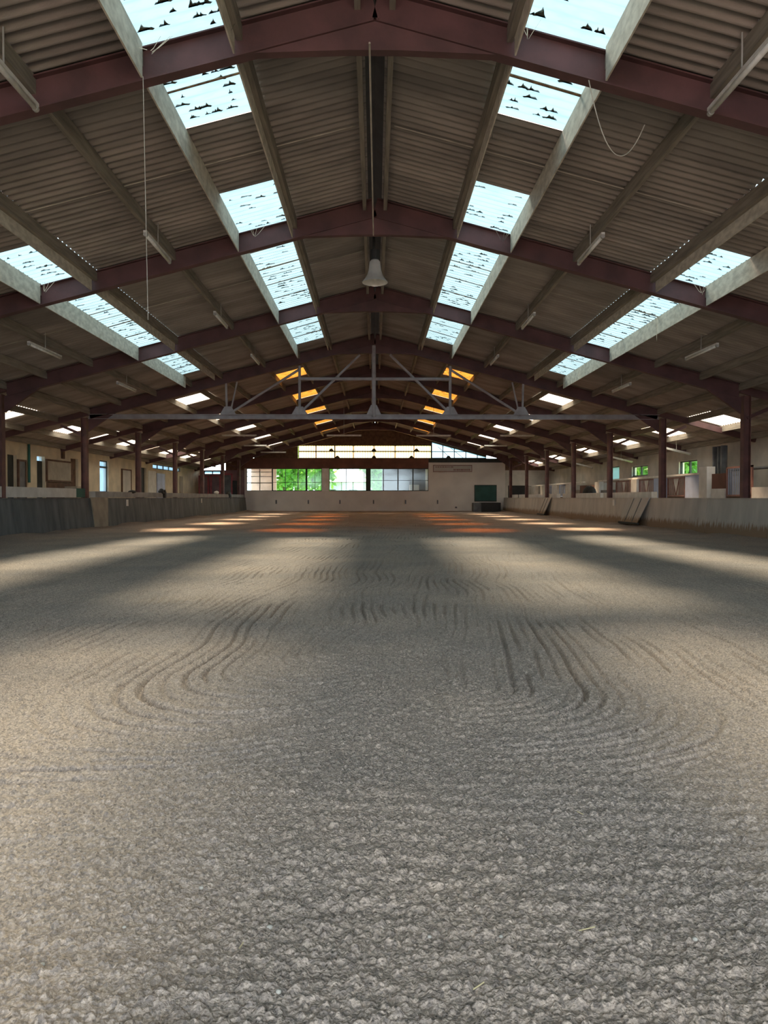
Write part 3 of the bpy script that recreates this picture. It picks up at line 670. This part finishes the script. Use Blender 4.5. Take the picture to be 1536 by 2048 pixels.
# ------------------------------------------------------------------ kick boards
def kick(s, m, label, gaps):
    e = empty('kick_board', (s*10.05, 25, 0), label, 'kick wall')
    y = YB; n = 0
    cuts = [YB, 0, 6, 12] + gaps + [YE]
    for a, b in zip(cuts, cuts[1:]):
        off = random.uniform(-.012, .012)
        MB().prism([(s*9.97, a+.012, -.05), (s*(10.09+off), a+.012, 1.10), (s*(10.13+off), a+.012, 1.10), (s*10.03, a+.012, -.05)], (0, b-a-.024, 0)).build('board_panel', m, e)
    MB().box(s*10.06, s*10.13, YB, YE, 1.07, 1.10).build('top_rail', m, e)
kick(-1, M['kickL'], 'dark grey slanted kick board wall along the left side of the arena', [18, 21, 24, 26.5, 30.5, 34, 38, 42, 46, 50, 54])
kick(1, M['kickR'], 'tan stained slanted kick board wall along the right side of the arena', [15.5, 19, 22.6, 27.4, 31, 34.4, 38, 42.2, 46, 50, 54])

e = empty('painted_beam', (-10.3, 20, 1.12), 'white painted beam with a green end lying on top of the left boards', 'beam')
MB().box(-10.42, -10.20, 13.0, 25.75, 1.12, 1.42).build('beam', M['whitep'], e)
MB().box(-10.43, -10.19, 25.75, 26.5, 1.12, 1.43).build('painted_end', M['green'], e)['label'] = 'green painted end'
tag(MB().box(-10.42, -10.16, 27.4, YE-.2, 1.12, 1.34).build('cap_beam', M['cap']), 'long grey cap beam on top of left boards reaching the end wall', 'beam')
tag(MB().prism([(-9.96, 26.75, 0.03), (-10.06, 26.6, 1.12), (-10.06, 28.3, 1.12), (-9.96, 28.05, 0.03)], (.03, 0, 0)).build('plywood_sheet', M['ply']), 'pale plywood panel leaning on the dark left boards', 'panel')
def lean(y0, y1, label):
    e = empty('board_flap', (9.9, (y0+y1)/2, 0), label, 'board')
    MB().prism([(9.72, y0+.35, .18), (10.04, y0-.05, 1.11), (10.04, y1-.1, 1.11), (9.72, y1+.15, .18)], (-.03, 0, 0)).build('board', M['kickR'], e)
    MB().box(9.70, 9.76, y0+.3, y1+.2, .10, .18).build('gap_shade', M['dark'], e)  # black strip standing in for the dark gap below the flap
    for q in (.35, .7): yy = y0+(y1-y0)*q; MB().bar((9.69, yy+.1, .2), (9.99, yy-.1, 1.08), .03, .02, side=(0, 1, 0)).build('batten', M['kickL'], e)
lean(27.3, 29.6, 'tilted boarded flap standing out of the right kick boards, nearer one')
lean(42.6, 44.6, 'tilted boarded flap standing out of the right kick boards, farther one')
for (s, y, z, lab) in ((1, 31.3, .90, 'small white marker plate on right kick boards'), (-1, 30.4, .90, 'small pale marker plate on left kick boards, nearer'), (-1, 43.4, .93, 'small pale marker plate on left kick boards, farther')):
    xx = 9.955+.12*(z+.05)/1.15
    tag(MB().box(s*(xx-.03), s*(xx-.01), y, y+.22, z-.13, z+.13).build('marker_plate', M['whitep']), lab, 'marker')

# low white blocks on top of the right boards
wl = [(27.9, 34.0), (34.3, 41.4), (42.6, 45.6), (46.2, 50.2), (51.0, 54.0), (55.2, 57.0)]
for j, (a, b) in enumerate(wl):
    tag(MB().box(10.36, 10.58, a+.1, b-.1, 1.0-1.02, 1.33).build('low_wall', M['whitep']), 'low white wall section behind the right boards, %s from the camera' % NM[j], 'wall section', 'low white walls right')

# ------------------------------------------------------------------ stalls on the right (x = 12.6)
XS = 12.0
def D(p): return 1500.0*XS/(p-750)
def gate(pa, pb, top, m, label, vee=True, bars=12, framem='barred', cat='stall gate'):
    y1, y0 = D(pa), D(pb); e = empty('stall_gate', (XS, (y0+y1)/2, 0), label, cat, 'stall fronts')
    f = MB(); f.box(XS-.03, XS+.03, y0, y0+.06, -.02, top).box(XS-.03, XS+.03, y1-.06, y1, -.02, top).box(XS-.03, XS+.03, y0, y1, top-.06, top).box(XS-.03, XS+.03, y0, y1, 1.15, 1.21)
    f.build('gate_frame', M[framem], e)
    MB().box(XS-.02, XS+.02, y0+.05, y1-.05, 0.02, 1.16).build('lower_panel', M['brownwood'], e)
    yc = (y0+y1)/2
    for i in range(1, bars):
        v = y0+(y1-y0)*i/bars
        if vee and abs(v-yc) < .2: continue
        MB().cyl((XS, v, 1.2), (XS, v, top-.05), .014, 6).build('bar', M[m], e)
    if vee:
        MB().prism([(XS-.012, yc-.30, top-.07), (XS-.012, yc+.30, top-.07), (XS-.012, yc, 1.2)], (.024, 0, 0)).build('feed_panel', M['whitep'], e)['label'] = 'pale V shaped feed opening'
        for q in (-1, 1): MB().cyl((XS-.02, yc+q*.32, top-.06), (XS-.02, yc, 1.19), .02, 6).build('feed_bar', M[m], e)
def panel(pa, pb, z0, z1, m, name, label, th=.06, cat='panel'):
    y1, y0 = D(pa), D(pb); o = MB().box(XS-th, XS+th, y0, y1, z0, z1).build(name, M[m]); tag(o, label, cat); return o
gate(1457, 1509, 2.15, 'blue', 'stall gate with pale blue bars behind the nearest right post', vee=False, bars=14, framem='barred')
gate(1338, 1374, 1.93, 'barred', 'red brown barred stall gate with pale V opening, nearest such', bars=14)
gate(1281, 1311, 1.93, 'barred', 'red brown barred stall gate with pale V opening, middle one', bars=14)
gate(1234, 1268, 1.93, 'barred', 'red brown barred stall gate with pale V opening, farthest one')
gate(1120, 1130, 1.93, 'blue', 'narrow pale blue stall gate deep in the right aisle, nearer', vee=False, bars=6, framem='blue')
gate(1097, 1106, 1.93, 'blue', 'narrow pale blue stall gate deep in the right aisle, farther', vee=False, bars=6, framem='blue')
panel(1511, 1548, -.02, 1.44, 'whitep', 'low_wall', 'white low stall wall at the right picture edge', cat='wall section')
panel(1429, 1456, -.02, 1.42, 'whitep', 'low_wall', 'white low stall wall under the brown board', cat='wall section')
panel(1429, 1456, 1.425, 1.95, 'brownpanel', 'brown_board', 'brown board standing on white low stall wall', th=.04)
panel(1409, 1425, -.02, 2.22, 'whitep', 'masonry_pillar', 'tall white pillar beside the pale blue stall wall', th=.15, cat='pillar')
panel(1376, 1408, 0.0, 1.95, 'blue', 'stall_screen', 'large pale blue stall wall panel')
panel(1312, 1336, 0.0, 1.92, 'blue', 'stall_screen', 'smaller pale blue stall panel behind a post')
for j, (a, b) in enumerate(((1269, 1280), (1195, 1204), (1137, 1146), (1108, 1118), (1085, 1095), (1066, 1074))):
    panel(a, b, -.02, 1.95, 'whitep', 'masonry_pillar', 'white stall pillar in the right aisle, %s from the camera' % ORD[j], th=.12, cat='pillar')
panel(1163, 1194, 0.0, 1.8, 'brownpanel', 'brown_board', 'red brown stall panel behind the dark bundle')
panel(1147, 1162, 0.0, 1.55, 'ply', 'stall_screen', 'light wooden stall panel behind low white wall')
panel(1205, 1233, 0.0, 1.5, 'dullgrey', 'stall_screen', 'grey stall panel deep in right aisle')
# stall top rails and partitions
for j, (ya, yb, z) in enumerate(((27.4, 34.8, 1.96), (35.2, 40.0, 1.96), (42.9, 58.2, 1.96))):
    tag(MB().box(XS-.07, XS+.07, ya, yb, z, z+.07).build('top_rail', M['whitep']), 'pale top rail over the stall fronts, %s length' % ('nearest', 'middle', 'farthest')[j], 'rail')
for j, y in enumerate((22.9, 27.0, 34.8, 40.2, 45.9, 50.5)):
    tag(MB().box(XS+.2, XW-.02, y-.06, y+.06, -.02, 1.9).build('stall_partition', M['greywall']), 'stall partition wall reaching the right outer wall, %s from the camera' % ORD[j], 'wall section', 'stall partitions')
mb = MB().blob((10.95, 26.0*1.0+10.4, 1.15), (.34, .62, .36), 14, 8, .05)
mb = MB().blob((10.95, 38.2, 1.3), (.3, .75, .42), 16, 9, .04)
e = empty('blanket_bundle', (10.95, 38.2, -.02), 'black rounded bundle on a trestle behind low white wall', 'bundle')
mb.build('bundle', M['dark'], e, smooth=True)
mb = MB()
for q in (-.5, .5):
    mb.bar((10.75, 38.2+q, -.02), (10.95, 38.2+q, 1.0), .05, .05).bar((11.15, 38.2+q, -.02), (10.95, 38.2+q, 1.0), .05, .05)
mb.bar((10.95, 37.5, 1.0), (10.95, 38.9, 1.0), .08, .06, side=(1, 0, 0)); mb.build('trestle', M['brownwood'], e)
# grey ducts behind the nearest right post
for j, (p, r, top) in enumerate(((1433, .10, 3.5), (1441, .07, 3.4), (1451, .12, 3.3))):
    y = 13.0*1500/(p-750)
    tag(MB().cyl((13.0, y, -.02), (13.0, y, min(top, 3.05)), r, 12).build('metal_duct', M['dullgrey'], smooth=True), 'grey upright metal duct behind the brown board, %s of three' % ('leftmost', 'middle', 'rightmost')[j], 'duct')
tag(MB().cyl((12.8, 21.0, 2.1), (12.8, 27.0, 2.1), .05, 8).build('rail_pipe', M['dullgrey']), 'dark horizontal pipe rail at the right picture edge', 'rail')
bpy.data.objects['rail_pipe'].parent = None
mb = MB()
tag(MB().box(12.73, 12.87, 21.0, 21.1, -.02, 2.04).build('rail_post', M['dullgrey']), 'dark post carrying pipe rail, near end', 'post')
tag(MB().box(12.73, 12.87, 26.9, 27.0, -.02, 2.04).build('rail_post', M['dullgrey']), 'dark post carrying pipe rail, far end', 'post')

# ------------------------------------------------------------------ left aisle wall fittings
XL = -XW
def DL(p): return XW*1500.0/(750-p)
def leaf(n, y0, y1, z0, z1, m, label, off=.12):
    y0, y1, z0, z1 = dl(y0), dl(y1), hl(z0), hl(z1)
    o = MB().box(XL-off-.04, XL-off, y0, y1, z0, z1).build('door_%d' % n, M[m]); o['kind'] = 'structure'; o['label'] = label; return o
leaf(1, 30.0, 30.76, 0, 2.84, 'frame', 'dark panel as the shade in the first doorway on the left outer wall')  # dark panel stands in for the shade inside the open doorway
leaf(2, 32.6, 33.4, 0, 2.72, 'frame', 'dark panel as the shade in the doorway under a pale transom')  # dark panel stands in for the shade of the opening
o = MB().box(XL-.14, XL-.13, dl(32.6), dl(33.4), hl(2.72), hl(2.92)).build('window_12', M['glassb']); o['kind'] = 'structure'; o['label'] = 'pale transom above the second doorway'
leaf(3, 36.2, 37.1, 0, 3.0, 'brownwood', 'dark brown panel as the shade in the opening beside nearest left post')  # shade of the dark opening put in as a brown panel
d = leaf(4, 40.0, 41.3, 0, 1.4, 'brownwood', 'lower part of glazed door on the left outer wall')
sidewin(13, -1, 40.0, 41.3, 1.4, 3.1, 1, 'glazing of the bright glazed door', 'glassb')
tag(MB().box(XL-.17, XL-.06, dl(40.0), dl(41.3), 2.6, 2.68).build('trim_7', M['frame']), 'transom bar', kind='structure')
leaf(5, 47.0, 48.1, 0, 3.0, 'dark', 'black doorway far down the left outer wall')
def board(name, y0, y1, z0, z1, m, label, fm=None, th=.05, cat='board', x=XL):
    y0, y1, z0, z1 = dl(y0), dl(y1), hl(z0), hl(z1)
    e = empty(name, (x+th, (y0+y1)/2, z0), label, cat)
    MB().box(x+.003, x+th, y0, y1, z0, z1).build('panel', M[m], e)
    if fm:
        f = MB(); a, b = x+.003, x+th+.03; t_ = .07
        f.box(a, b, y0-t_, y0, z0-t_, z1+t_).box(a, b, y1, y1+t_, z0-t_, z1+t_).box(a, b, y0, y1, z1, z1+t_).box(a, b, y0, y1, z0-t_, z0); f.build('surround', M[fm], e)
board('folded_shutter', 30.84, 31.4, -.02, 2.6, 'dullgrey', 'grey folded back door panel beside first left doorway', 'brownwood')
board('wall_board', 33.5, 36.1, 1.9, 2.75, 'ply', 'large tan board in brown frame between two dark doorways', 'brownwood')
board('wainscot_board', 33.5, 36.1, -.02, 1.8, 'brownwood', 'brown boarding below the large tan board', None)
board('framed_board', 43.4, 44.9, 1.2, 2.7, 'greywall', 'pale panel in brown frame on left outer wall', 'brownwood')
board('white_boarding', 48.4, 50.0, -.02, 2.85, 'whitep', 'white panel right of the black doorway')
board('white_boarding', 50.3, 52.2, -.02, 2.75, 'blue', 'bluish white panel far down the left outer wall')
board('tan_post_board', 56.2, 57.0, -.02, 2.7, 'ply', 'upright tan board near the left far corner')
tag(MB().cyl((XL+.06, DL(60), 1.7), (XL+.06, DL(60), 3.2), .05, 8).build('drain_pipe', M['green']), 'green upright pipe on left outer wall', 'pipe')
tag(MB().box(XL+.003, XL+.09, DL(130), DL(126), 2.8, 3.2).build('bracket', M['brownwood']), 'dark bracket high on the left outer wall above the tan board', 'bracket')
e = empty('feed_box', (-13.25, 33.2, -.02), 'tan crate in front of brown boarding on left aisle', 'crate')
MB().box(-13.5, -12.95, 32.8, 33.6, 0.9, 1.60).build('crate', M['ply'], e)
mb = MB()
for a in (-13.45, -13.0):
    for b in (32.85, 33.55): mb.box(a-.03, a+.03, b-.03, b+.03, -.02, .9)
mb.build('stand', M['brownwood'], e)
# red framed screens at the end of the left aisle
def redscreen(x0, x1, z1, label, y=57.6, pm='pinkpanel', fm='red'):
    e = empty('framed_screen', ((x0+x1)/2, y, -.02), label, 'screen')
    f = MB(); f.box(x0, x0+.12, y-.05, y+.05, -.02, z1).box(x1-.12, x1, y-.05, y+.05, -.02, z1).box(x0, x1, y-.05, y+.05, z1-.12, z1); f.build('frame', M[fm], e)
    MB().box(x0+.1, x1-.1, y-.02, y+.02, .1, z1-.1).build('panel', M[pm], e)
redscreen(-13.5, -12.7, 2.8, 'red framed screen at the left aisle end, leftmost')
redscreen(-12.6, -11.8, 2.85, 'red framed mauve screen at the left aisle end, middle')
redscreen(-11.7, -10.9, 2.95, 'bright red framed screen with grey panel at the left aisle end', pm='dullgrey')
tag(MB().box(-10.85, -10.48, 57.3, 57.9, -.02, 2.4).build('dark_locker', M['dark']), 'black locker at left aisle end beside the screens', 'locker')
# dark items lying on the left cap beam
for j, (p, lab, sx, sz) in enumerate(((263, 'small black cloth heap on left cap beam, nearest', .35, .13), (322, 'black cloth hanging over left cap beam, middle one', .3, .26), (455, 'black cloth hanging over left cap beam near end wall', .45, .28))):
    y = 10.3*1500/(750-p)
    mb = MB().blob((-10.24, y, 1.33+sz*.15), (.14, sx, sz*.6), 12, 7, .18)
    if j: mb.blob((-10.12, y+.15, 1.22), (.06, sx*.7, sz), 10, 6, .15)
    tag(mb.build('black_cloth', M['dark'], smooth=True), lab, 'cloth')
mb = MB().blob((-10.3, 48.9, 1.42), (.12, .5, .12), 12, 7, .15); tag(mb.build('white_towel', M['whitep'], smooth=True), 'white crumpled towel on left cap beam before the red screens', 'towel')

# ------------------------------------------------------------------ end wall fittings
y = YE-.06
xa, xb = px2x(866), px2x(944); za, zb2 = CAMZ+51*YE/1500, CAMZ+65*YE/1500
e = empty('wall_sign', ((xa+xb)/2, y, za), 'long pale sign with faded red border on the white end wall', 'sign')
MB().box(xa, xb, y-.05, y-.002, za, zb2).build('sign_board', M['signface'], e)
f = MB(); f.box(xa, xb, y-.065, y-.05, za, za+.06).box(xa, xb, y-.065, y-.05, zb2-.06, zb2).box(xa, xa+.05, y-.065, y-.05, za, zb2).box(xb-.05, xb, y-.065, y-.05, za, zb2); f.build('sign_border', M['signred'], e)
# unreadable faded strokes of lettering
random.seed(3)
mb = MB(); u = xa+.18
while u < xb-1.5: wl_ = random.uniform(.08, .2); mb.box(u, u+wl_, y-.056, y-.049, zb2-.2, zb2-.12); u += wl_+.05
u = xa+1.6
while u < xb-.2: wl_ = random.uniform(.06, .16); mb.box(u, u+wl_, y-.056, y-.049, za+.1, za+.24); u += wl_+.035
mb.build('faded_lettering', M['signred'], e)
xa, xb = px2x(950), px2x(992)
e = bpy.data.objects.new('door_6', None); C.objects.link(e); e.location = ((xa+xb)/2, y, .85); e['kind'] = 'structure'; e['label'] = 'dark green shutter door in the white end wall'
MB().box(xa, xb, y-.04, y-.002, .86, CAMZ+.93).build('shutter', M['greendoor'], e)
f = MB(); f.box(xa-.05, xa, y-.05, y-.002, .8, CAMZ+.98).box(xb, xb+.05, y-.05, y-.002, .8, CAMZ+.98).box(xa, xb, y-.05, y-.002, CAMZ+.93, CAMZ+.98).box(xa, xb, y-.05, y-.002, .8, .86); f.build('door_frame', M['frame'], e)
e = empty('mounting_block', (px2x(970), YE-.9, 0), 'dark mounting block with a pale step below the green shutter', 'mounting block')
MB().box(px2x(958), px2x(996), YE-1.4, YE-.2, 0, .72).build('block', M['dark'], e)
MB().box(px2x(943), px2x(957.9), YE-1.35, YE-.35, 0, .70).build('step', M['dullgrey'], e)['label'] = 'paler step'
for j, p in enumerate((553, 617, 680, 747, 811, 875)):
    xx = px2x(p); tag(MB().box(xx-.05, xx+.05, YE-.12, YE-.002, .62, .92).build('wall_hook', M['dullgrey']), 'small dark wall fitting low on the end wall, %s from the left' % ORD[j], 'fitting', 'end wall fittings')
tag(MB().box(px2x(910), px2x(914), YE-.10, YE-.062, .28, .4).build('wall_hook', M['dullgrey']), 'small low fitting below the sign', 'fitting')
leafd = MB().box(10.4, 11.8, YE+.1, YE+.14, 0, 2.05).build('door_7', M['dark']); leafd['kind'] = 'structure'; leafd['label'] = 'black doorway at the right aisle end'

# ------------------------------------------------------------------ foreground bits on the sand
def gz(x, y):
    i = min(max(np.searchsorted(xs, x), 1), nx-1); j = min(max(np.searchsorted(ys, y), 1), ny-1); return float(Z[j, i])
for j, (p, q, an, L) in enumerate(((960, 2005, .6, .016), (1180, 1892, .2, .022), (1165, 1640, 2.4, .012), (480, 1908, 1.2, .010), (1010, 1330, 2.0, .02))):
    yy = CAMZ*1500/(q-995); xx = (p-750)/1500*yy; z = gz(xx, yy)+.006
    dx, dy = math.cos(an)*L, math.sin(an)*L
    tag(MB().cyl((xx-dx, yy-dy, z), (xx+dx, yy+dy, z+.004), .0016, 6).build('straw_stalk', M['straw']), ['short straw stalk nearest the bottom picture edge', 'longer straw stalk on the sand at right foreground', 'tiny straw stalk on the sand right of centre', 'tiny straw stalk on the sand left of centre', 'straw stalk on the sand in the middle distance'][j], 'straw')
for j, (p, q, r) in enumerate(((537, 1865, .009), (400, 1785, .007), (860, 1890, .006), (1005, 1893, .006), (1400, 1905, .007), (80, 1945, .007), (555, 2008, .007), (245, 1868, .006))):
    yy = CAMZ*1500/(q-995); xx = (p-750)/1500*yy
    tag(MB().blob((xx, yy, gz(xx, yy)+r*.5), (r, r*.8, r*.7), 9, 6, .12).build('pebble', M['stone'], smooth=True), 'pale pebble on the foreground sand, %s in order of width picked' % ORD[j] if False else
        'pale pebble on the foreground sand, ' + ['left of centre, largest', 'left, beyond the largest pebble', 'right of centre, upper', 'right of centre, beside the upper one', 'far right', 'far left near edge', 'centre left at bottom edge', 'left between edge and largest'][j], 'pebble')

# ------------------------------------------------------------------ outside
def tree(x, y, h, r, label, trunk=True):
    e = empty('leafy_tree', (x, y, -.16), label, 'tree', 'trees outside')
    MB().cyl((x, y, -.16), (x, y, h*.55), .18, 8, .1).build('trunk', M['bark'], e)
    mb = MB()
    for _ in range(1500):
        a = random.uniform(0, 2*PI); ph = math.acos(random.uniform(-1, 1)); q = r*random.uniform(.55, 1.0)*(1+.2*math.sin(3*a)+.15*math.cos(5*ph))
        c = Vector((x+q*math.sin(ph)*math.cos(a), y+q*math.sin(ph)*math.sin(a), h*.6+q*math.cos(ph)*h*.42/r))
        u = Vector((random.uniform(-1, 1), random.uniform(-1, 1), random.uniform(-1, 1))).normalized(); v = u.orthogonal().normalized(); s_ = random.uniform(.25, .45)
        mb.add([c-u*s_, c+v*s_*.6, c+u*s_, c-v*s_*.6], [(0, 1, 2, 3)])
    mb.build('crown', M['leafA'], e)
tree(-9.5, 78, 7, 3.2, 'green tree seen through the left part of the viewing window')
tree(-7.2, 86, 8, 3.0, 'green tree seen through the viewing window beside the pale building')
tree(1.2, 80, 7, 2.6, 'green tree seen through the middle of the viewing window')
tree(20.0, 51, 6.5, 3.0, 'green tree outside the larger right window')
tree(20.5, 58.5, 6.5, 3.2, 'green tree outside the smaller right window')
e = empty('farm_building', (-2, 92, -.16), 'pale blue low building on the lawn beyond the viewing window', 'building')
MB().box(-7, 4, 92, 98, -.16, 3.0).build('wall', M['shedw'], e)
MB().prism([(-7.4, 91.5, 3.0), (-7.4, 95, 4.6), (-7.4, 98.5, 3.0)], (11.8, 0, 0)).build('roof', M['tile'], e)
for a in (-5.8, -3.2, -.6, 2): MB().box(a, a+1.0, 91.95, 92.02, 1.0, 2.1).build('window', M['frame'], e)
